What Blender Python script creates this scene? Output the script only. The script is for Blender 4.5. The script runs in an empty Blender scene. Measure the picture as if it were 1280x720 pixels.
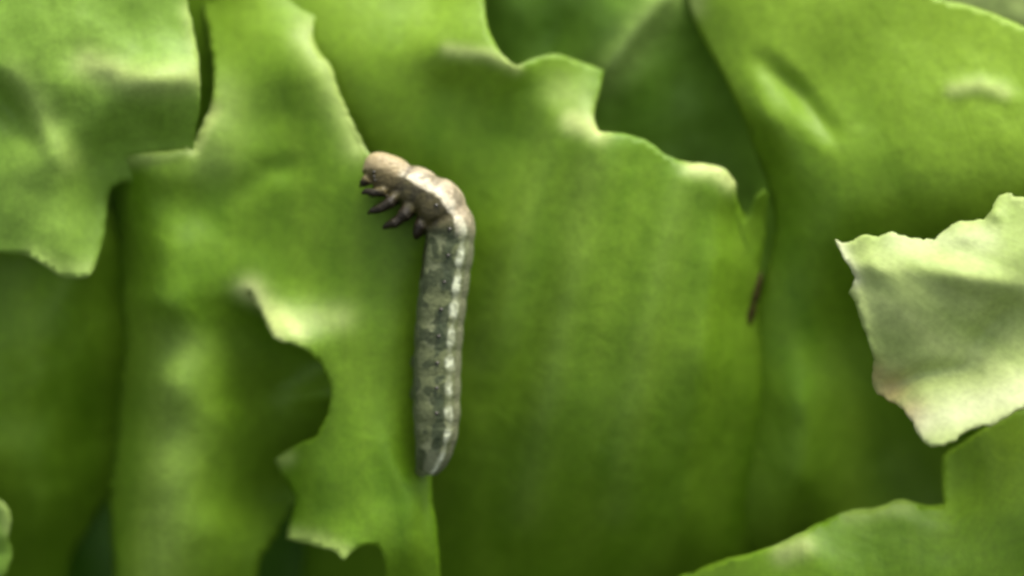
import bpy, bmesh, math, random
import numpy as np
from mathutils import Vector, Matrix, noise
from mathutils.geometry import delaunay_2d_cdt

random.seed(7); np.random.seed(7)
SC = bpy.context.scene
COL = SC.collection

# ------------------------------------------------------------------ frame of the place
S = 0.10 / 1280.0            # metres per unit of the leaf plan (about 0.08 mm)
DC = 0.26                    # camera to the leaf wall
TH = math.radians(38)        # camera looks down this much
CEN = Vector((0, 0, 0.14))
UP = Vector((0, math.sin(TH), math.cos(TH)))
FW = Vector((0, math.cos(TH), -math.sin(TH)))

def world(x, y, w):
    """plan point (x right, y down, w out of the leaf wall) to metres"""
    k = S * (1 - w * S / DC)
    return CEN + Vector((1, 0, 0)) * ((x - 640) * k) + UP * ((360 - y) * k) - FW * (w * S)

# ------------------------------------------------------------------ camera
cd = bpy.data.cameras.new('camera'); cam = bpy.data.objects.new('camera', cd); COL.objects.link(cam)
cam.location = CEN - FW * DC
cam.rotation_euler = (math.radians(90) - TH, 0, 0)
cd.sensor_width = 36; cd.lens = 36 * DC / 0.10
cd.clip_start = 0.005; cd.clip_end = 50
cd.dof.use_dof = True; cd.dof.focus_distance = DC - 95 * S; cd.dof.aperture_fstop = 5.8
SC.camera = cam

# ------------------------------------------------------------------ sky and sun (soft overcast daylight)
SUN_EL, SUN_AZ = math.radians(62), math.radians(35)      # azimuth from +Y towards +X
W = bpy.data.worlds.new('World'); SC.world = W; W.use_nodes = True
nt = W.node_tree; bg = nt.nodes['Background']
sky = nt.nodes.new('ShaderNodeTexSky'); sky.sky_type = 'NISHITA'; sky.sun_disc = False
sky.sun_elevation = SUN_EL; sky.sun_rotation = SUN_AZ
sky.air_density = 1.0; sky.dust_density = 6.0; sky.ozone_density = 0.6
hs = nt.nodes.new('ShaderNodeHueSaturation'); hs.inputs['Saturation'].default_value = 0.35
nt.links.new(sky.outputs[0], hs.inputs['Color']); nt.links.new(hs.outputs[0], bg.inputs[0])
bg.inputs[1].default_value = 0.125
sd = bpy.data.lights.new('sun', 'SUN'); sd.energy = 1.5; sd.angle = math.radians(30); sd.color = (1.0, 0.95, 0.84)
sun = bpy.data.objects.new('sun', sd); COL.objects.link(sun)
sv = Vector((math.sin(SUN_AZ) * math.cos(SUN_EL), math.cos(SUN_AZ) * math.cos(SUN_EL), math.sin(SUN_EL)))
sun.rotation_euler = sv.to_track_quat('Z', 'Y').to_euler()
sun.location = CEN + sv

vs = SC.view_settings
vs.view_transform = 'Standard'; vs.look = 'None'; vs.gamma = 1; vs.use_curve_mapping = False
vs.exposure = 1.27
SC.render.engine = 'CYCLES'
SC.cycles.use_denoising = True
SC.cycles.max_bounces = 10; SC.cycles.diffuse_bounces = 5; SC.cycles.transmission_bounces = 6
SC.cycles.pixel_filter_type = 'BLACKMAN_HARRIS'; SC.cycles.filter_width = 3.0

# ------------------------------------------------------------------ materials
def nd(t, typ, **kw):
    n = t.nodes.new(typ)
    for k, v in kw.items(): setattr(n, k, v)
    return n

def leaf_material(name, c_dark, c_mid, c_pale, trans=0.25, rough=0.5, seed=0.0, bump=0.22, c_tint=(0.235, 0.385, 0.024)):
    m = bpy.data.materials.new(name); m.use_nodes = True
    t = m.node_tree; t.nodes.clear(); L = t.links.new
    out = nd(t, 'ShaderNodeOutputMaterial')
    tc = nd(t, 'ShaderNodeTexCoord')
    mp = nd(t, 'ShaderNodeMapping'); mp.inputs['Location'].default_value = (seed, seed * 1.7, -seed)
    L(tc.outputs['Object'], mp.inputs['Vector'])
    n1 = nd(t, 'ShaderNodeTexNoise'); n1.inputs['Scale'].default_value = 75; n1.inputs['Detail'].default_value = 4; n1.inputs['Roughness'].default_value = 0.55
    n2 = nd(t, 'ShaderNodeTexNoise'); n2.inputs['Scale'].default_value = 900; n2.inputs['Detail'].default_value = 3
    n3 = nd(t, 'ShaderNodeTexNoise'); n3.inputs['Scale'].default_value = 320; n3.inputs['Detail'].default_value = 4; n3.inputs['Distortion'].default_value = 0.6
    n5 = nd(t, 'ShaderNodeTexNoise'); n5.inputs['Scale'].default_value = 1900; n5.inputs['Detail'].default_value = 2
    vo = nd(t, 'ShaderNodeTexVoronoi', feature='F1'); vo.inputs['Scale'].default_value = 260
    for n in (n1, n2, n3, n5, vo): L(mp.outputs[0], n.inputs['Vector'])
    ag = nd(t, 'ShaderNodeAttribute', attribute_name='grain')
    n4 = nd(t, 'ShaderNodeTexNoise'); n4.inputs['Scale'].default_value = 1.7; n4.inputs['Detail'].default_value = 5; n4.inputs['Roughness'].default_value = 0.6; n4.inputs['Distortion'].default_value = 0.3
    L(ag.outputs['Vector'], n4.inputs['Vector'])
    nmx = nd(t, 'ShaderNodeMix', data_type='FLOAT'); nmx.inputs['Factor'].default_value = 0.6; L(n1.outputs['Fac'], nmx.inputs['A']); L(n4.outputs['Fac'], nmx.inputs['B'])
    r1 = nd(t, 'ShaderNodeValToRGB'); r1.color_ramp.elements[0].position = 0.34; r1.color_ramp.elements[1].position = 0.64
    r1.color_ramp.elements[0].color = (*c_dark, 1); r1.color_ramp.elements[1].color = (*c_mid, 1)
    L(nmx.outputs['Result'], r1.inputs['Fac'])
    at = nd(t, 'ShaderNodeAttribute', attribute_name='pale')
    a2 = nd(t, 'ShaderNodeAttribute', attribute_name='young')
    tx = nd(t, 'ShaderNodeMix', data_type='RGBA'); L(a2.outputs['Fac'], tx.inputs['Factor']); L(r1.outputs[0], tx.inputs['A']); tx.inputs['B'].default_value = (*c_tint, 1)
    # paleness broken up a little by the leaf tissue
    ma = nd(t, 'ShaderNodeMath', operation='MULTIPLY_ADD'); ma.inputs[1].default_value = 0.7; ma.inputs[2].default_value = -0.35
    L(n3.outputs['Fac'], ma.inputs[0])
    mm = nd(t, 'ShaderNodeMath', operation='MULTIPLY'); L(ma.outputs[0], mm.inputs[0]); L(at.outputs['Fac'], mm.inputs[1])
    ad = nd(t, 'ShaderNodeMath', operation='ADD', use_clamp=True); L(at.outputs['Fac'], ad.inputs[0]); L(mm.outputs[0], ad.inputs[1])
    mx = nd(t, 'ShaderNodeMix', data_type='RGBA'); L(ad.outputs[0], mx.inputs['Factor']); L(tx.outputs['Result'], mx.inputs['A']); mx.inputs['B'].default_value = (*c_pale, 1)
    hv = nd(t, 'ShaderNodeHueSaturation'); L(mx.outputs['Result'], hv.inputs['Color'])
    vm = nd(t, 'ShaderNodeMath', operation='MULTIPLY_ADD'); vm.inputs[1].default_value = 0.75; vm.inputs[2].default_value = 0.62
    va = nd(t, 'ShaderNodeMix', data_type='FLOAT'); va.inputs['Factor'].default_value = 0.5; L(n2.outputs['Fac'], va.inputs['A']); L(n5.outputs['Fac'], va.inputs['B']); L(va.outputs['Result'], vm.inputs[0]); L(vm.outputs[0], hv.inputs['Value'])
    bs = nd(t, 'ShaderNodeBump'); bs.inputs['Strength'].default_value = bump; bs.inputs['Distance'].default_value = 0.0006
    bh = nd(t, 'ShaderNodeMath', operation='MULTIPLY_ADD'); bh.inputs[1].default_value = 0.18
    L(n2.outputs['Fac'], bh.inputs[0]); bq = nd(t, 'ShaderNodeMath', operation='MULTIPLY_ADD'); bq.inputs[1].default_value = 1.5; L(n4.outputs['Fac'], bq.inputs[0]); b3 = nd(t, 'ShaderNodeMath', operation='MULTIPLY_ADD'); b3.inputs[1].default_value = -0.55; L(vo.outputs['Distance'], b3.inputs[0]); L(n3.outputs['Fac'], b3.inputs[2]); L(b3.outputs[0], bq.inputs[2]); L(bq.outputs[0], bh.inputs[2]); L(bh.outputs[0], bs.inputs['Height'])
    p = nd(t, 'ShaderNodeBsdfPrincipled'); p.inputs['Roughness'].default_value = rough
    p.inputs['Specular IOR Level'].default_value = 0.26
    L(hv.outputs[0], p.inputs['Base Color']); L(bs.outputs[0], p.inputs['Normal'])
    tr = nd(t, 'ShaderNodeBsdfTranslucent'); L(bs.outputs[0], tr.inputs['Normal'])
    tm = nd(t, 'ShaderNodeMix', data_type='RGBA', blend_type='MULTIPLY'); tm.inputs['Factor'].default_value = 1
    L(hv.outputs[0], tm.inputs['A']); tm.inputs['B'].default_value = (1.15, 1.0, 0.35, 1); L(tm.outputs['Result'], tr.inputs['Color'])
    ms = nd(t, 'ShaderNodeMixShader'); ms.inputs[0].default_value = trans
    L(p.outputs[0], ms.inputs[1]); L(tr.outputs[0], ms.inputs[2]); L(ms.outputs[0], out.inputs[0])
    return m

PALE = (0.52, 0.61, 0.21)
M_GREEN = leaf_material('leaf_green', (0.095, 0.208, 0.004), (0.172, 0.305, 0.016), PALE, 0.25, 0.5, 0.0)
M_LIGHT = leaf_material('leaf_light_green', (0.170, 0.315, 0.030), (0.228, 0.385, 0.050), PALE, 0.3, 0.5, 0.31)
M_YELLOW = leaf_material('leaf_yellow_green', (0.170, 0.310, 0.016), (0.235, 0.390, 0.026), PALE, 0.35, 0.5, 0.73)
M_DEEP = leaf_material('leaf_deep_green', (0.112, 0.240, 0.016), (0.160, 0.300, 0.030), PALE, 0.2, 0.42, 0.87)
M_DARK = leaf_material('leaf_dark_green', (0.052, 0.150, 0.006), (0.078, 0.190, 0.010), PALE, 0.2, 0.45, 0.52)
M_BROWN = leaf_material('leaf_browned', (0.055, 0.040, 0.008), (0.075, 0.070, 0.010), PALE, 0.2, 0.6, 0.2)
M_PALE = leaf_material('leaf_pale_green', (0.32, 0.44, 0.105), (0.45, 0.55, 0.19), (0.66, 0.68, 0.46), 0.3, 0.55, 0.11, c_tint=(0.44, 0.30, 0.13))

# ------------------------------------------------------------------ leaf builder
def tps(ctrl):
    c = np.array(ctrl, float); P = c[:, :2] / 100.0; n = len(P)
    d2 = ((P[:, None] - P[None]) ** 2).sum(-1)
    K = np.where(d2 > 0, 0.5 * d2 * np.log(d2 + 1e-12), 0) + np.eye(n) * 0.02
    A = np.zeros((n + 3, n + 3)); A[:n, :n] = K; A[:n, n] = 1; A[:n, n + 1:] = P; A[n, :n] = 1; A[n + 1:, :n] = P.T
    s = np.linalg.solve(A, np.concatenate([c[:, 2], [0, 0, 0]]))
    def f(Q):
        q = Q / 100.0
        d = ((q[:, None] - P[None]) ** 2).sum(-1)
        return (np.where(d > 0, 0.5 * d * np.log(d + 1e-12), 0) @ s[:n]) + s[n] + q @ s[n + 1:]
    return f

def seg_dist(Q, poly):
    """distance to a polyline, its running fraction and the side (+ = right of travel in the plan)"""
    poly = np.array(poly, float); best = np.full(len(Q), 1e9); fr = np.zeros(len(Q)); sd_ = np.zeros(len(Q))
    n = len(poly) - 1
    for i in range(n):
        a, b = poly[i], poly[i + 1]; ab = b - a
        t = np.clip(((Q - a) @ ab) / (ab @ ab), 0, 1)
        v = Q - (a + t[:, None] * ab); d = np.hypot(v[:, 0], v[:, 1])
        m = d < best
        best[m] = d[m]; fr[m] = (i + t[m]) / n; sd_[m] = np.sign(ab[0] * v[m, 1] - ab[1] * v[m, 0])
    return best, fr, sd_

def smooth(pts, sub, closed=True):
    P = [np.array(p[:2], float) for p in pts]; sharp = [len(p) > 2 for p in pts]; out = []
    n = len(P)
    for i in range(n if closed else n - 1):
        p1, p2 = P[i], P[(i + 1) % n]
        p0 = P[i - 1] if (closed or i > 0) else p1
        p3 = P[(i + 2) % n] if (closed or i + 2 < n) else p2
        if sharp[i]: p0 = p1 - (p2 - p1)
        if sharp[(i + 1) % n]: p3 = p2 + (p2 - p1)
        k = max(1, int(np.hypot(*(p2 - p1)) / sub))
        for j in range(k):
            t = j / k
            out.append(0.5 * (2 * p1 + (p2 - p0) * t + (2 * p0 - 5 * p1 + 4 * p2 - p3) * t * t + (3 * p1 - p0 - 3 * p2 + p3) * t ** 3))
    if not closed: out.append(P[-1])
    return out

def nz(Q, scale, seed):
    return np.array([noise.noise(Vector((q[0] / scale + seed, q[1] / scale - seed, seed * 3.1))) for q in Q])

def surface(ctrl, ridges=(), curls=(), rough=(0, 1), seed=0.0):
    f = tps(ctrl)
    def g(Q):
        w = f(Q)
        for poly, h, wd in ridges:
            d, fr, s = seg_dist(Q, poly)
            w = w + h * np.exp(-(d / wd) ** 2) * np.sin(np.pi * np.clip(fr * 0.9 + 0.05, 0, 1)) ** 0.5
        for poly, h, wd in curls:
            d, fr, s = seg_dist(Q, poly)
            w = w + h * np.exp(-d / wd)
        w = w * 1.6 + 1.3 * rough[0] * nz(Q, rough[1], seed) + 0.2 * rough[0] * nz(Q, rough[1] * 0.35, seed + 5)
        return w
    return g

def blade(name, mat, outline, surf, pales=(), young=(), step=7.0, jag=1.2, parent=None, shift=None, thick=3.5, seed=1.0, grain=0.0):
    ol = smooth(outline, min(step, 4.0))
    ol = [p + jag * np.array([noise.noise(Vector((p[0] / 9, p[1] / 9, seed))), noise.noise(Vector((p[0] / 9, p[1] / 9, seed + 9)))]) for p in ol]
    ol = [p + 0.45 * jag * np.array([noise.noise(Vector((p[0] / 3.5, p[1] / 3.5, seed + 21))), noise.noise(Vector((p[0] / 3.5, p[1] / 3.5, seed + 33)))]) for p in ol]
    O = np.array(ol)
    x0, y0 = O.min(0); x1, y1 = O.max(0)
    gx = np.arange(x0 + step, x1, step); gy = np.arange(y0 + step, y1, step)
    G = np.array([(x + (step / 2 if j % 2 else 0), y) for j, y in enumerate(gy) for x in gx])
    # keep only points inside and off the rim
    inside = np.zeros(len(G), bool)
    a = O; b = np.roll(O, -1, 0)
    for p, q in zip(a, b):
        c = ((p[1] > G[:, 1]) != (q[1] > G[:, 1]))
        if abs(q[1] - p[1]) > 1e-9:
            inside ^= c & (G[:, 0] < (q[0] - p[0]) * (G[:, 1] - p[1]) / (q[1] - p[1]) + p[0])
    G = G[inside]
    d, _, _ = seg_dist(G, np.vstack([O, O[:1]])); G = G[d > step * 0.55]
    verts = [Vector(p) for p in ol] + [Vector(p) for p in G]
    n = len(ol)
    vo, eo, fo, *_ = delaunay_2d_cdt(verts, [(i, (i + 1) % n) for i in range(n)], [list(range(n))], 1, 1e-4)
    Q = np.array([(v.x, v.y) for v in vo])
    w = surf(Q)
    X = Q.copy()
    if shift is not None:
        dx, dy, dw = shift(Q); X[:, 0] += dx; X[:, 1] += dy; w = w + dw
    pal = np.zeros(len(Q))
    for poly, s_, wd in pales:
        dd, fr, _ = seg_dist(Q, poly)
        pal = np.maximum(pal, s_ * np.exp(-(dd / wd) ** 2))
    yng = np.zeros(len(Q))
    for x_, y_, rad, s_ in young:
        yng = np.maximum(yng, s_ * np.exp(-((Q[:, 0] - x_) ** 2 + (Q[:, 1] - y_) ** 2) / rad ** 2))
    co = [world(X[i, 0], X[i, 1], w[i]) for i in range(len(Q))]
    org = world(X[:, 0].mean(), X[:, 1].mean(), w.mean()) if parent is None else Vector((0, 0, 0))
    if parent is not None: org = parent.location.copy()
    me = bpy.data.meshes.new(name)
    faces = []
    for f in fo:
        f = list(f)
        A, B, C = co[f[0]], co[f[1]], co[f[2]]
        if (B - A).cross(C - A).dot(FW) > 0: f.reverse()
        faces.append(f)
    me.from_pydata([tuple(c - org) for c in co], [], faces)
    at = me.attributes.new('pale', 'FLOAT', 'POINT'); at.data.foreach_set('value', pal.astype(np.float32))
    at = me.attributes.new('young', 'FLOAT', 'POINT'); at.data.foreach_set('value', yng.astype(np.float32))
    ga = math.radians(grain); al = Q[:, 0] * math.sin(ga) + Q[:, 1] * math.cos(ga); ac = Q[:, 0] * math.cos(ga) - Q[:, 1] * math.sin(ga)
    at = me.attributes.new('grain', 'FLOAT_VECTOR', 'POINT'); at.data.foreach_set('vector', (np.stack([ac, al * 0.24, w * 0.3 + seed * 300], 1) / 100).ravel().astype(np.float32))
    me.materials.append(mat); me.shade_smooth()
    o = bpy.data.objects.new(name, me); COL.objects.link(o)
    if parent is None: o.location = org
    else: o.parent = parent
    so = o.modifiers.new('thickness', 'SOLIDIFY'); so.thickness = thick * S; so.offset = -1
    return o

def tag(o, label, cat, group=None):
    o['label'] = label; o['category'] = cat
    if group: o['group'] = group
    return o

def lip(o, outline, base, line, h, wd, pales, seed, mat=None, name='curled_lip', young=(), jag=2.2, sink=0.6, grain=0.0):
    """a curled lip of the leaf: swells out of the blade along a line and sinks into it around"""
    def g(Q):
        d, fr, _ = seg_dist(Q, line)
        return base(Q) - sink + (h + sink) * np.exp(-d / wd)
    return blade(name, mat or M_GREEN, outline, g, pales=pales, young=young, step=4, jag=jag, parent=o, thick=1.0, seed=seed, grain=grain)

GRP = 'torn lettuce leaves heaped together'

# ------------------------------------------------------------------ leaves, from the back of the heap forward
# backing leaf in the gaps
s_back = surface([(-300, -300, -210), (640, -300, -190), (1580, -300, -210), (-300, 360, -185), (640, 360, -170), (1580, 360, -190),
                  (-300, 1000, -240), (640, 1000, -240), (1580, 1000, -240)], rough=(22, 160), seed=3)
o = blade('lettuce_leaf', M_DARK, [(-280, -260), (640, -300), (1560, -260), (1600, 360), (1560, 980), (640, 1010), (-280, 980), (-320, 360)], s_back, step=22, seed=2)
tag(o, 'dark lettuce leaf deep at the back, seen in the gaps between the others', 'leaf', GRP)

# dark left leaf
s_d = surface([(-150, 230, -60), (60, 230, -50), (160, 230, -60), (-150, 420, -50), (0, 420, -48), (70, 420, -50), (150, 420, -100),
               (-150, 620, -90), (40, 620, -90), (80, 620, -105), (150, 620, -150), (-150, 850, -190), (160, 850, -220), (200, 420, -150), (200, 620, -170)],
              ridges=[([(20, 340), (60, 520), (50, 720)], 7, 34)], rough=(6, 60), seed=4)
o = blade('lettuce_leaf', M_GREEN, [(-170, 220), (190, 220), (190, 450), (160, 580), (112, 660), (84, 720), (70, 870), (-170, 870)], s_d, seed=3)
tag(o, 'shaded green leaf at the left, below the pale hanging leaf edge', 'leaf', GRP)

# dark blue-green leaf under the top
s_g = surface([(540, -150, -60), (840, -150, -60), (620, 0, -62), (700, 40, -70), (760, 85, -52), (800, 40, -42), (835, 0, -40), (870, 10, -52),
               (790, 100, -52), (850, 60, -62), (860, 150, -84), (900, 60, -74), (900, 180, -98), (960, 200, -112), (1020, 100, -110), (800, 200, -84), (950, 330, -110), (700, 110, -70), (560, 100, -90), (700, 300, -80), (1020, -150, -100)],
              ridges=[([(835, -20), (800, 35), (757, 90), (742, 130)], 10, 14)], rough=(6, 55), seed=6)
o = blade('lettuce_leaf', M_DEEP, [(540, -160), (1000, -160), (1040, 60), (1040, 330), (860, 380), (660, 310), (540, 150)], s_g,
          pales=[([(850, -20), (800, 40), (757, 95)], 0.25, 26)], seed=5)
tag(o, 'darkest blue-green leaf with a ridge, tucked behind the central leaf tip', 'leaf', GRP)

# pale corner leaf behind the yellow-green one
s_p = surface([(1130, -160, -40), (1400, -160, -30), (1180, 0, -30), (1280, 20, -25), (1420, 60, -30), (1420, 200, -60), (1150, 100, -60)], rough=(5, 40), seed=8)

# central leaf
s_a = surface([(180, -150, -75), (260, 0, -46), (250, 110, -52), (330, 60, -34), (370, 110, -32), (420, -120, -50), (420, 0, -30), (430, 70, -18), (540, -120, -50), (540, 0, -34), (560, 62, -8), (640, 80, -6),
               (560, 110, -22), (450, 140, -22), (560, 180, -28), (660, 180, -24), (700, 110, -20), (745, 90, -26), (742, 158, 6), (700, 220, -6), (800, 200, 2), (860, 212, 6), (915, 228, 2), (935, 270, -26),
               (600, 300, -28), (720, 330, 2), (820, 320, 8), (900, 330, -6), (945, 380, -32), (600, 450, -36), (700, 470, -6), (800, 460, 2), (890, 460, -12), (950, 480, -42),
               (560, 600, -64), (660, 600, -40), (760, 600, -22), (860, 600, -40), (950, 620, -80), (560, 740, -120), (700, 740, -100), (850, 740, -90), (960, 760, -120), (600, 880, -200), (900, 880, -190), (440, 300, -60), (440, 500, -80), (440, 740, -150)],
              ridges=[([(770, 190), (710, 380), (650, 660)], 10, 28), ([(845, 230), (805, 420), (750, 690)], 9, 24), ([(700, 160), (645, 300), (605, 470)], 8, 24),
                      ([(895, 260), (880, 430), (855, 660)], 8, 22)],
              curls=[([(948, 400), (957, 480), (960, 640), (955, 900)], -14, 22), ([(858, 203), (890, 205), (918, 225)], -9, 11), ([(746, 130), (748, 164)], -9, 14), ([(600, 66), (645, 84)], 4, 12)], rough=(2.5, 80), seed=9)
o = blade('lettuce_leaf', M_GREEN, [(170, -160), (590, -160), (604, -20), (606, 15), (614, 45), (630, 70), (646, 84, 1), (665, 74), (695, 68), (728, 78), (754, 88, 1), (748, 120), (742, 146), (748, 164, 1),
                                    (785, 168), (812, 178), (830, 192), (858, 203), (885, 205), (908, 213), (919, 229), (922, 250), (934, 272), (952, 250), (954, 290), (950, 340), (948, 400), (957, 480), (960, 640), (955, 900), (420, 900), (400, 500), (400, 200), (240, 170), (170, 60)],
          s_a, pales=[([(866, 208), (895, 211), (914, 226)], 0.95, 13), ([(716, 150), (736, 156), (748, 164)], 0.85, 16), ([(745, 185), (700, 380), (655, 640)], 0.07, 24), ([(690, 150), (640, 300), (600, 450)], 0.06, 22), ([(850, 235), (810, 420), (770, 640)], 0.06, 22), ([(560, 62), (610, 68), (645, 84)], 0.6, 9), ([(700, 115), (735, 140)], 0.25, 25)], young=[(430, 0, 130, 0.6), (560, 10, 110, 0.6)], seed=6, grain=-14)  # last, broad pale patch above the tip paints in a glossy sky reflection
lip(o, [(951, 340), (953, 352), (948, 376), (944, 394), (938, 407), (935, 398), (938, 384), (943, 364)], s_a, [(950, 345), (943, 372), (937, 402)], 5, 9, [], 44, mat=M_BROWN, name='browned_edge')
lip(o, [(922, 268), (932, 276), (946, 244), (958, 240), (957, 290), (950, 330), (938, 320), (928, 296)], s_a, [(946, 250), (938, 285)], 2.5, 19, [([(866, 208), (895, 211), (914, 226)], 0.95, 13), ([(716, 150), (736, 156), (748, 164)], 0.85, 16)], 47, name='torn_tip', grain=-14)
tag(o, 'large smooth green leaf in the centre, right of the caterpillar body', 'leaf', GRP)

# right yellow-green leaf running down into shade
s_h = surface([(840, -150, -48), (1000, -150, -42), (1150, -150, -36), (1400, -150, -32), (870, 0, -38), (960, 0, -25), (1080, 0, -18), (1200, 0, -12), (1280, 20, -10), (905, 90, -36), (955, 80, -18), (1020, 110, -20), (1100, 100, -8), (1200, 100, -2), (1280, 110, 2), (955, 210, -42), (965, 150, -12), (1010, 220, -10), (1100, 220, 0), (1200, 220, 8), (1290, 220, 12), (965, 280, -44), (1030, 300, -14), (1060, 320, -22), (940, 400, -56), (915, 520, -80), (910, 700, -112), (955, 520, -58), (955, 640, -76), (950, 880, -180),
               (1010, 380, -36), (1005, 500, -40), (1000, 600, -56), (1080, 420, -70), (1110, 560, -110), (1180, 600, -140), (1050, 700, -100), (1420, 240, 20), (1280, 400, -60), (1400, 560, -120), (1200, 880, -200)],
              ridges=[([(955, 78), (1000, 118), (1040, 168)], -10, 13), ([(925, 95), (960, 150), (985, 220)], 6, 22), ([(1185, 112), (1225, 105), (1266, 122)], 4, 12),
                      ([(1000, 450), (1005, 540), (990, 640)], 7, 24)],
              rough=(3, 80), seed=12)
o = blade('lettuce_leaf', M_GREEN, [(835, -160), (855, -20), (868, 25), (885, 60), (905, 95), (925, 140), (944, 190), (960, 235), (968, 275), (962, 320), (950, 365), (938, 400), (920, 430), (905, 520), (900, 640), (890, 900), (1230, 900), (1430, 600), (1440, 100), (1330, 50), (1282, 34), (1250, 20), (1215, 8), (1165, -6), (1130, -40), (1100, -160)],
          s_h, pales=[([(1190, 112), (1225, 107), (1255, 116)], 0.6, 9), ([(868, -20), (868, 10)], 0.4, 14)], young=[(1230, 40, 190, 1.0), (1020, 10, 190, 0.7), (1280, 200, 170, 0.9)], seed=8, grain=20)
tag(o, 'yellow-green leaf with a slanting fold, above the whitish torn piece', 'leaf', GRP)

o = blade('lettuce_leaf', M_PALE, [(1090, -160), (1440, -170), (1450, 200), (1330, 160), (1200, 90), (1130, 20)], s_p, seed=13)
tag(o, 'pale leaf peeking out at the top right corner behind yellow-green leaf', 'leaf', GRP)

# left hooded leaf: torn from below, its right flap carries the caterpillar
TEAR = [(310, 364), (326, 396), (341, 426), (368, 434), (388, 447), (404, 468), (411, 493), (406, 520), (392, 543), (366, 556), (342, 574), (352, 596), (368, 622), (362, 650), (356, 672), (356, 900)]
s_f = surface([(140, 215, -26), (160, 197, 0), (200, 190, 6), (236, 184, 6), (200, 216, 8), (250, 165, 4), (320, -60, -40), (260, 0, -46), (262, 80, -24), (330, 20, -27), (398, 0, -40), (400, -60, -58), (320, 90, -13), (388, 50, -4), (420, 95, 5), (450, 180, 8), (300, 160, -8), (360, 140, -8), (340, 230, -6), (240, 260, -8), (200, 300, 2), (340, 310, -10),
               (150, 350, -42), (201, 380, 4), (198, 480, 2), (193, 600, -6), (255, 420, -14), (150, 500, -50), (245, 520, -10), (300, 400, -14), (300, 480, -40), (135, 640, -50), (188, 720, -22), (235, 660, -14), (300, 620, -60), (190, 800, -42), (130, 800, -60), (300, 800, -80),
               (400, 300, 0), (480, 260, 6), (540, 280, 0), (312, 350, -6), (322, 368, -4), (350, 378, 0), (346, 400, 13), (346, 424, 26), (376, 434, 27), (380, 396, 8), (420, 375, 2), (425, 405, 12), (430, 450, 14), (500, 420, 8), (545, 420, -12), (440, 520, 14), (500, 540, 8), (540, 540, -12), (400, 600, 8), (430, 645, 17), (425, 695, 24), (530, 640, 6), (500, 740, -6), (550, 800, -30), (480, 900, -60)],
              ridges=[([(206, 340), (198, 480), (192, 640), (186, 860)], 7, 36), ([(380, 205), (330, 215), (300, 250)], -5, 16), ([(145, 200), (190, 192), (240, 188)], 6, 9), ([(480, 560), (510, 620), (515, 720)], 5, 14)],
              curls=[([(134, 240), (140, 350), (140, 500), (130, 620), (128, 900)], -30, 20), ([(388, 46), (415, 88), (430, 130), (450, 180)], -10, 16), ([(240, 185), (262, 140)], -8, 12), ([(130, 214), (150, 199), (200, 189), (240, 183)], -7, 10), ([(342, 574), (350, 580)], 4, 10), ([(356, 672), (430, 700)], 7, 10)],
              rough=(2.5, 80), seed=15)
def shift_f(Q):
    d, fr, s = seg_dist(Q, TEAR)
    left = (s > 0) & (Q[:, 1] > 364) & (Q[:, 0] < 420)
    k = np.clip((Q[:, 1] - 366) / 90, 0, 1); k = k * k * (3 - 2 * k)
    e = np.exp(-d / 70) * k * left
    q = np.clip((Q[:, 1] - 364) / 6, 0, 1) * left * np.exp(-d / 14)
    return 150 * e + 9 * q, 0 * e, -110 * e - 7 * q
out_f = [(130, 240), (136, 214), (150, 199), (180, 191), (215, 188), (239, 181), (250, 160), (262, 136), (268, 100), (262, 50), (252, 0), (245, -70), (405, -70), (398, 0), (391, 42), (398, 64), (414, 84), (426, 120), (440, 150), (455, 182), (480, 215), (525, 245), (556, 275), (560, 330),
         (552, 420), (548, 500), (542, 560), (540, 620), (545, 650), (549, 700), (556, 900), (500, 900), (484, 730), (476, 690), (466, 681), (446, 686), (431, 701, 1), (416, 690), (398, 684), (376, 678), (357, 672, 1), (363, 648), (369, 622), (354, 598), (344, 575, 1), (368, 558), (394, 545), (408, 520), (413, 493), (406, 467),
         (390, 445), (369, 432), (343, 424), (328, 395), (311, 362, 1), (305, 368, 1), (322, 398), (337, 428), (364, 438), (384, 450), (399, 470), (406, 493), (400, 518), (388, 540), (360, 554), (335, 572), (318, 600), (300, 640), (285, 680), (275, 720), (270, 900), (128, 900), (134, 720), (130, 620), (140, 500), (150, 350), (140, 260)]
o = blade('lettuce_leaf', M_GREEN, out_f, s_f, shift=shift_f, step=6, jag=2.2,
          pales=[([(312, 364), (330, 388), (346, 416)], 1.0, 18), ([(346, 394), (372, 412)], 0.85, 17), ([(375, 400), (425, 396)], 0.4, 20), ([(388, 46), (415, 88), (432, 130), (450, 178)], 0.45, 24), ([(242, 184), (254, 160), (264, 138)], 0.6, 15), ([(345, 576), (360, 572)], 0.4, 10),
                 ([(357, 668), (400, 676), (430, 690)], 0.35, 12), ([(205, 430), (198, 520), (190, 640), (186, 800)], 0.14, 34), ([(260, 190), (275, 130)], 0.2, 40), ([(150, 203), (190, 194), (238, 186)], 0.3, 12)], young=[(330, -10, 90, 0.6)], seed=10, grain=-3)  # long ridge streak is painted sheen; top-edge band is a painted highlight
tag(o, 'hooded green leaf with a bitten ragged edge, under the caterpillar legs', 'leaf', GRP)

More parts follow.
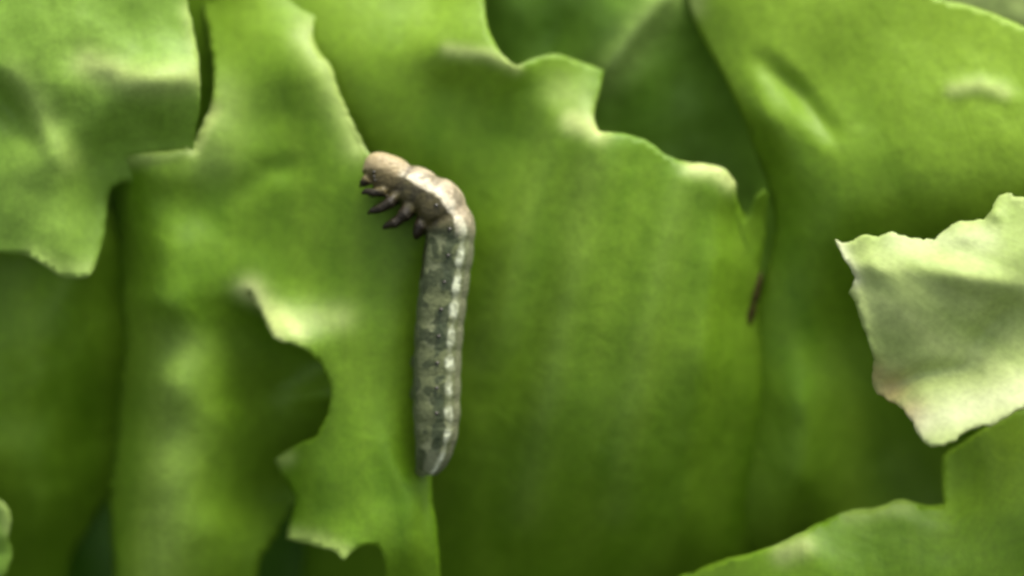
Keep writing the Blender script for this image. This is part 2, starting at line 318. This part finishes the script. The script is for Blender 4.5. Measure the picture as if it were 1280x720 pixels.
# upper left leaf, hanging in front
s_e = surface([(-150, -150, -20), (100, -150, -6), (230, -150, -20), (0, 0, 4), (120, 0, 14), (230, 0, 0), (0, 90, 18), (60, 130, 26), (130, 80, 22), (200, 98, 27), (248, 96, 20), (180, 60, 14), (240, 50, 8),
               (180, 140, 17), (240, 176, 0), (190, 186, -1), (150, 203, -7), (200, 222, -8), (20, 140, 2), (60, 200, 26), (100, 180, 8), (60, 290, 22), (0, 250, 14), (110, 340, 8), (135, 240, -14), (0, 320, 10), (-150, 310, 0), (-150, 100, 10)],
              ridges=[([(120, 80), (165, 100), (205, 98), (248, 94)], 6, 18), ([(15, 90), (50, 150), (85, 215)], 6, 16), ([(-10, 100), (20, 150), (38, 180)], -8, 12)],
              curls=[([(237, 10), (247, 60), (250, 100)], -5, 12), ([(40, 322), (75, 345), (112, 344)], 5, 10)], rough=(5, 50), seed=18)
o = blade('lettuce_leaf', M_LIGHT, [(-170, -160), (222, -160), (233, -10), (240, 30), (247, 65), (250, 98), (249, 135), (244, 165), (241, 188), (232, 216), (180, 226), (148, 230), (137, 242), (134, 262), (128, 305), (114, 342), (92, 349), (70, 343), (42, 324), (0, 316), (-170, 305)],
          s_e, pales=[([(110, 78), (160, 98), (205, 98), (248, 94)], 0.6, 20), ([(237, 10), (246, 60), (250, 98)], 0.4, 12), ([(20, 95), (55, 150), (85, 200)], 0.2, 20), ([(40, 318), (75, 338), (112, 338)], 0.25, 14)], seed=12)
tag(o, 'light green leaf at the upper left with a pale crosswise fold', 'leaf', GRP)

# small pale scrap at the left bottom
s_q = surface([(-80, 600, -30), (10, 640, -20), (14, 700, -26), (-80, 760, -40)], rough=(4, 20), seed=21)
o = blade('lettuce_scrap', M_LIGHT, [(-90, 590), (-30, 612), (2, 628), (12, 650), (9, 675), (14, 692), (4, 720), (-30, 770), (-90, 770)], s_q, pales=[([(2, 630), (10, 660)], 0.4, 10)], seed=14)
tag(o, 'sliver of light leaf at the bottom left edge of the heap', 'leaf', GRP)

# bottom right leaf
s_k = surface([(860, 725, -20), (970, 685, 14), (1060, 642, 10), (1130, 628, 8), (1180, 632, 0), (1185, 570, -14), (1225, 540, 6), (1290, 505, 16), (1420, 470, 20), (1100, 700, 34), (1250, 600, 26), (1200, 680, 36), (1280, 700, 40), (1000, 760, 30), (1250, 860, 20), (1440, 700, 30), (900, 880, 0)],
              ridges=[([(965, 690), (1000, 670), (1020, 700)], 6, 16), ([(1110, 640), (1180, 655), (1280, 640)], 5, 22)],
              curls=[([(970, 680), (1060, 640), (1130, 626)], -6, 12)], rough=(4, 60), seed=24)
o = blade('lettuce_leaf', M_GREEN, [(840, 740), (868, 716), (905, 700), (945, 690), (972, 680), (1000, 666), (1032, 650), (1062, 638), (1095, 634), (1128, 624), (1158, 632), (1180, 630, 1), (1178, 600), (1180, 570), (1205, 552), (1225, 538), (1250, 524), (1290, 505), (1440, 450), (1450, 900), (820, 900)],
          s_k, pales=[([(978, 692), (1004, 682)], 0.65, 14), ([(1060, 644), (1130, 632)], 0.25, 12)], young=[(1260, 570, 70, 1.0)], seed=15)
tag(o, 'broad green leaf in the bottom right, below the whitish piece', 'leaf', GRP)

# whitish torn piece on the right
s_i = surface([(1046, 302, 40), (1075, 296, 58), (1110, 294, 66), (1165, 302, 66), (1230, 272, 60), (1258, 246, 56), (1066, 350, 60), (1120, 340, 80), (1200, 335, 84), (1280, 320, 84), (1078, 400, 66), (1150, 410, 78), (1220, 420, 70), (1250, 430, 68), (1092, 480, 52), (1150, 470, 70), (1200, 465, 68), (1280, 430, 72),
               (1150, 520, 82), (1200, 510, 86), (1280, 480, 86), (1170, 554, 97), (1240, 530, 98), (1280, 510, 98), (1420, 260, 70), (1420, 400, 70), (1420, 520, 90)],
              ridges=[([(1060, 340), (1085, 330), (1110, 345)], 7, 14), ([(1130, 325), (1200, 345), (1275, 360)], 9, 18), ([(1105, 490), (1150, 470), (1215, 460)], -10, 13), ([(1215, 440), (1240, 405), (1262, 385)], -9, 16), ([(1240, 275), (1250, 262)], 6, 10), ([(1190, 300), (1230, 290)], 5, 12)],
              curls=[([(1046, 302), (1066, 350), (1090, 440)], 8, 10)], rough=(3, 60), seed=27)
o = blade('lettuce_scrap', M_PALE, [(1044, 300, 1), (1060, 303), (1078, 294), (1098, 296), (1116, 291), (1140, 297), (1166, 300), (1180, 288), (1196, 278), (1232, 272), (1242, 256), (1250, 245), (1264, 242), (1282, 248), (1440, 262), (1440, 540), (1330, 515), (1282, 508), (1258, 520), (1238, 530), (1212, 536), (1194, 550), (1172, 557), (1156, 554), (1142, 532), (1128, 512), (1108, 498), (1094, 490), (1090, 470), (1092, 446), (1080, 412), (1070, 382), (1062, 366), (1068, 350), (1060, 330), (1050, 316)],
          s_i, step=5, jag=3.0, pales=[([(1046, 302), (1068, 350)], 0.6, 10), ([(1150, 530), (1200, 515), (1280, 490)], 0.5, 24), ([(1120, 300), (1230, 300)], 0.3, 20)], young=[(1112, 490, 26, 0.65), (1138, 518, 22, 0.65), (1095, 470, 18, 0.5)], seed=16, grain=60)
tag(o, 'whitish green torn leaf piece with ragged edge, on the right', 'leaf', GRP)

# ------------------------------------------------------------------ caterpillar
PATH = [(458, 214, 44, 14), (468, 213, 45, 22), (482, 218, 46, 25), (500, 226, 46, 25), (522, 238, 46, 28), (545, 254, 45, 32), (560, 278, 44, 32), (561, 304, 42, 31.5), (557, 335, 40, 31), (552, 375, 39, 31), (548, 415, 38, 30.5), (546, 455, 37, 30), (545, 495, 36, 30), (545, 525, 35, 29), (544, 548, 33, 26.5), (541, 566, 31, 23), (536, 580, 28, 18.5), (532, 589, 26, 13)]
def path_dense(n=420):
    P = np.array(PATH, float); L = np.concatenate([[0], np.cumsum(np.hypot(np.diff(P[:, 0]), np.diff(P[:, 1])))])
    t = np.linspace(0, L[-1], n); out = np.zeros((n, 4)); idx = np.clip(np.searchsorted(L, t, 'right') - 1, 0, len(P) - 2)
    for k in range(4):
        m = np.gradient(P[:, k], L)
        h = L[idx + 1] - L[idx]; u = (t - L[idx]) / h
        out[:, k] = (2*u**3-3*u**2+1)*P[idx, k] + (u**3-2*u**2+u)*h*m[idx] + (-2*u**3+3*u**2)*P[idx+1, k] + (u**3-u**2)*h*m[idx+1]
    return t, out
TT, CP = path_dense(); CP[:, 2] -= 7
LEN = TT[-1]
SEGS = [48, 82, 118, 150, 184, 218, 252, 286, 318, 350, 380, 405]     # grooves between the body segments, along the back
TG = np.gradient(CP[:, :2], axis=0); TG /= np.linalg.norm(TG, axis=1)[:, None]
DORS = np.stack([-TG[:, 1] * -1, TG[:, 0] * -1], 1)                   # towards the back of the animal (right / up in the plan)
def groove(t):
    return sum(math.exp(-((t - s) / 6.5) ** 2) for s in SEGS)
def build_caterpillar():
    bm = bmesh.new(); NR = 40; rings = []
    for i in range(len(TT)):
        t = TT[i]; r = CP[i, 3] * (1 - (0.11 if t < 140 else 0.035) * groove(t) + 0.016 * noise.noise(Vector((t / 14.0, 3.3, 0))))
        ring = []
        for k in range(NR):
            a = 2 * math.pi * k / NR
            dv, wv = math.cos(a) * r, math.sin(a) * r * 0.95
            fat = 1 + 0.05 * math.sin(3 * a + 0.6)                      # side folds
            p = CP[i, :2] + DORS[i] * dv * fat
            ring.append(bm.verts.new((p[0], -p[1], CP[i, 2] + wv * fat)))
        rings.append(ring)
    for a, b in zip(rings, rings[1:]):
        for k in range(NR): bm.faces.new((a[k], a[(k + 1) % NR], b[(k + 1) % NR], b[k]))
    for rg, ix in ((rings[0], 0), (rings[-1], -1)):
        v = bm.verts.new((CP[ix, 0] - (6 if ix == 0 else 2), -CP[ix, 1] - (0 if ix == 0 else 5), CP[ix, 2]))
        for k in range(NR): bm.faces.new((rg[k], rg[(k + 1) % NR], v))
    def limb(pts):
        prev = None
        for j, (x, y, w, r) in enumerate(pts):
            d = Vector((pts[min(j + 1, len(pts) - 1)][0] - pts[max(j - 1, 0)][0], -(pts[min(j + 1, len(pts) - 1)][1] - pts[max(j - 1, 0)][1]), pts[min(j + 1, len(pts) - 1)][2] - pts[max(j - 1, 0)][2])).normalized()
            u = d.orthogonal().normalized(); v = d.cross(u)
            ring = [bm.verts.new(Vector((x, -y, w)) + (u * math.cos(q) + v * math.sin(q)) * r * 0.88) for q in [2 * math.pi * k / 10 for k in range(10)]]
            if prev:
                for k in range(10): bm.faces.new((prev[k], prev[(k + 1) % 10], ring[(k + 1) % 10], ring[k]))
            else: bm.faces.new(ring)
            prev = ring
        bm.faces.new(prev)
    for dw, dx, dy in ((24, 0, 0), (-12, 5, -3)):                       # near and far leg of each pair
        w = 34 + dw
        limb([(488, 228, w - 8, 9), (478, 240, w, 8), (466, 241, w, 6.5), (457, 239, w - 3, 4.6), (453, 242, w - 6, 3.2)] if dw > 0 else [(488 + dx, 228 + dy, w, 8), (474 + dx, 242, w, 5), (456 + dx, 246, w - 4, 2)])
        limb([(498 + dx, 238 + dy, w - 8, 10), (487 + dx, 254 + dy, w, 9), (474 + dx, 261 + dy, w, 6.8), (464 + dx, 264 + dy, w - 3, 4.8), (460 + dx, 267 + dy, w - 7, 3.2)])
        limb([(516 + dx, 252 + dy, w - 8, 11), (504 + dx, 270 + dy, w, 10.5), (493 + dx, 279 + dy, w, 8), (484 + dx, 282 + dy, w - 4, 5.4), (479 + dx, 285 + dy, w - 8, 3.4)])
        limb([(532 + dx, 270 + dy, w - 12, 11), (524 + dx, 284 + dy, w - 4, 9.5), (521 + dx, 292 + dy, w - 6, 7), (520 + dx, 298 + dy, w - 11, 4)])
    limb([(541, 560, 24, 14), (530, 580, 14, 12), (526, 592, 6, 9)])      # clasper at the tail
    limb([(535, 480, 30, 16), (523, 490, 14, 12), (519, 494, 4, 9)]); limb([(535, 445, 30, 16), (523, 452, 14, 12), (520, 455, 4, 9)])
    # jaws
    limb([(460, 224, 52, 9), (453, 230, 50, 6), (449, 234, 47, 2.5)])
    bmesh.ops.recalc_face_normals(bm, faces=bm.faces)
    me = bpy.data.meshes.new('tmp'); bm.to_mesh(me); bm.free()
    tmp = bpy.data.objects.new('tmp', me); COL.objects.link(tmp)
    rm = tmp.modifiers.new('r', 'REMESH'); rm.mode = 'VOXEL'; rm.voxel_size = 1.5
    sm = tmp.modifiers.new('s', 'SMOOTH'); sm.factor = 0.5; sm.iterations = 3
    bpy.context.view_layer.update()
    ev = tmp.evaluated_get(bpy.context.evaluated_depsgraph_get())
    m2 = bpy.data.meshes.new_from_object(ev)
    bpy.data.objects.remove(tmp); bpy.data.meshes.remove(me)
    m2.materials.clear()
    n = len(m2.vertices); co = np.empty(n * 3); m2.vertices.foreach_get('co', co); co = co.reshape(-1, 3); co[:, 1] *= -1
    # nearest station on the spine
    st = np.empty(n, int)
    for a in range(0, n, 4000):
        d = ((co[a:a + 4000, None, :2] - CP[None, :, :2]) ** 2).sum(-1); st[a:a + 4000] = d.argmin(1)
    off = co[:, :2] - CP[st, :2]
    s = (off * DORS[st]).sum(1) / CP[st, 3]; t = TT[st]; far = np.hypot(off[:, 0], off[:, 1]) / CP[st, 3]
    def N(sc, sd_): return np.array([noise.noise(Vector((c[0] / sc + sd_, c[1] / sc, c[2] / sc - sd_))) for c in co])
    n1, n2, n3 = N(12, 0), N(24, 4), N(4, 8)
    def lerp(A, B, k): return A + (np.array(B) - A) * np.clip(k, 0, 1)[:, None]
    def ss(a, b, x):
        u = np.clip((x - a) / (b - a), 0, 1); return u * u * (3 - 2 * u)
    c = np.tile(np.array([0.110, 0.128, 0.050]), (n, 1))                                     # grey-olive side
    c = lerp(c, (0.18, 0.20, 0.095), ss(0.0, 0.3, n2))
    segpos = np.array([min(abs(x - q) for q in SEGS) for x in TT])[st]
    c = lerp(c, (0.042, 0.055, 0.019), 0.92 * ss(0.0, 0.16, n1 * 0.8 + 0.5 * n2 + 0.22 * ss(5, 13, segpos) - 0.12) * (s < 0.36))
    c = lerp(c, (0.035, 0.05, 0.02), 0.75 * ss(0.30, 0.20, np.abs(s - 0.14) + 0.25 * n1) * (n2 > -0.2))    # dark line under the stripe
    c = lerp(c, (0.05, 0.065, 0.03), 0.7 * ss(-0.6, -0.95, s) )
    stripe = ss(0.22, 0.07, np.abs(s - 0.54 - 0.10 * n2 - 0.06 * n1) + 0.07 * ss(10, 3, segpos))
    c = lerp(c, (0.56, 0.60, 0.40), stripe * (0.25 + 0.75 * ss(2, 13, segpos)) * (1 - 0.6 * ss(0.0, 0.3, n1)))
    c = lerp(c, (0.15, 0.16, 0.085), ss(0.70, 0.86, s))
    thor = ss(150, 118, t)
    top = np.tile(np.array([0.34, 0.285, 0.18]), (n, 1)); top = lerp(top, (0.62, 0.57, 0.40), ss(0.34, 0.12, np.abs(s - 0.40 - 0.15 * n2 + 0.12 * ss(9, 2, segpos))))
    top = lerp(top, (0.15, 0.13, 0.075), 0.75 * ss(0.0, 0.35, n1 + 0.4 * n2) * ss(0.25, 0.45, np.abs(s - 0.15)))
    bel = np.tile(np.array([0.058, 0.050, 0.016]), (n, 1)); bel = lerp(bel, (0.032, 0.028, 0.009), ss(0, 0.4, n1))
    th = lerp(bel, (0, 0, 0), np.zeros(n)); k = ss(-0.06, 0.08, s - 0.22 + 0.12 * n1); th = bel + (top - bel) * k[:, None]
    c = c + (th - c) * thor[:, None]
    head = ss(46, 36, t)
    hd = np.tile(np.array([0.31, 0.25, 0.13]), (n, 1)); hd = lerp(hd, (0.075, 0.060, 0.020), ss(0.42, -0.05, s + 0.15 * n1))
    c = c + (hd - c) * head[:, None]
    c = lerp(c, (0.05, 0.04, 0.015), 0.7 * ss(3.5, 1.5, np.abs(t - 47 - 5 * s * 0.5)))
    leg = ss(0.80, 0.98, far) * (t < 200) * (s < 0)
    c = lerp(c, (0.016, 0.012, 0.003), leg)
    c = lerp(c, (0.10, 0.12, 0.06), ss(1.05, 1.3, far) * (t > 200))
    c = lerp(c, (0.24, 0.26, 0.14), 0.7 * ss(LEN - 34, LEN - 18, t) * ss(0.25, -0.1, np.abs(s - 0.1) - 0.3))
    c = c * (1 + 0.25 * n3)[:, None]
    co[:, 2] += 0.5 * n3
    org = world(545, 420, 6)
    m2.vertices.foreach_set('co', np.array([tuple(world(*p) - org) for p in co]).ravel())
    ca = m2.color_attributes.new('pigment', 'FLOAT_COLOR', 'POINT')
    ca.data.foreach_set('color', np.concatenate([np.clip(c, 0.004, 1), np.ones((n, 1))], 1).astype(np.float32).ravel())
    m2.shade_smooth(); m2.update()
    mt = bpy.data.materials.new('caterpillar_skin'); mt.use_nodes = True; t_ = mt.node_tree; p = t_.nodes['Principled BSDF']
    a = nd(t_, 'ShaderNodeAttribute', attribute_name='pigment'); t_.links.new(a.outputs['Color'], p.inputs['Base Color'])
    p.inputs['Roughness'].default_value = 0.5; p.inputs['Specular IOR Level'].default_value = 0.3
    tc = nd(t_, 'ShaderNodeTexCoord'); nn = nd(t_, 'ShaderNodeTexNoise'); nn.inputs['Scale'].default_value = 2600
    bp = nd(t_, 'ShaderNodeBump'); bp.inputs['Strength'].default_value = 0.4; bp.inputs['Distance'].default_value = 0.0002
    t_.links.new(tc.outputs['Object'], nn.inputs['Vector']); t_.links.new(nn.outputs['Fac'], bp.inputs['Height']); t_.links.new(bp.outputs[0], p.inputs['Normal'])
    m2.materials.append(mt); m2.name = 'body'
    root = bpy.data.objects.new('caterpillar', None); COL.objects.link(root); root.location = org; root.empty_display_size = 0.005
    tag(root, 'grey mottled caterpillar with pale back stripe and tan head on the green leaves', 'caterpillar')
    b = bpy.data.objects.new('body', m2); COL.objects.link(b); b.parent = root
    # breathing spots and simple eyes
    md = bpy.data.materials.new('dark_horn'); md.use_nodes = True; q = md.node_tree.nodes['Principled BSDF']; q.inputs['Base Color'].default_value = (0.02, 0.018, 0.008, 1); q.inputs['Roughness'].default_value = 0.35
    def bead(name, r, flat):
        bm = bmesh.new(); bmesh.ops.create_icosphere(bm, subdivisions=2, radius=r * S); bmesh.ops.scale(bm, vec=(1, 1, flat), verts=bm.verts)
        me = bpy.data.meshes.new(name); bm.to_mesh(me); bm.free(); me.materials.append(md); me.shade_smooth(); return me
    sp, ey = bead('spiracle', 2.8, 0.6), bead('eye', 2.4, 0.9)
    def put(name, me, t, so):
        i = int(np.argmin(abs(TT - t))); r = CP[i, 3]
        p = CP[i, :2] + DORS[i] * so * r; w = CP[i, 2] + 0.95 * r * math.sqrt(1 - so * so)
        o = bpy.data.objects.new(name, me); COL.objects.link(o); o.parent = root; o.location = world(p[0], p[1], w) - org
    for q in (100, 134, 167, 201, 235, 269, 302, 334, 365): put('spiracle', sp, q, -0.05 if q < 120 else 0.02)
    for q, so in ((11, -0.35), (15, -0.5), (9, -0.1)): put('eye', ey, q, so)
build_caterpillar()
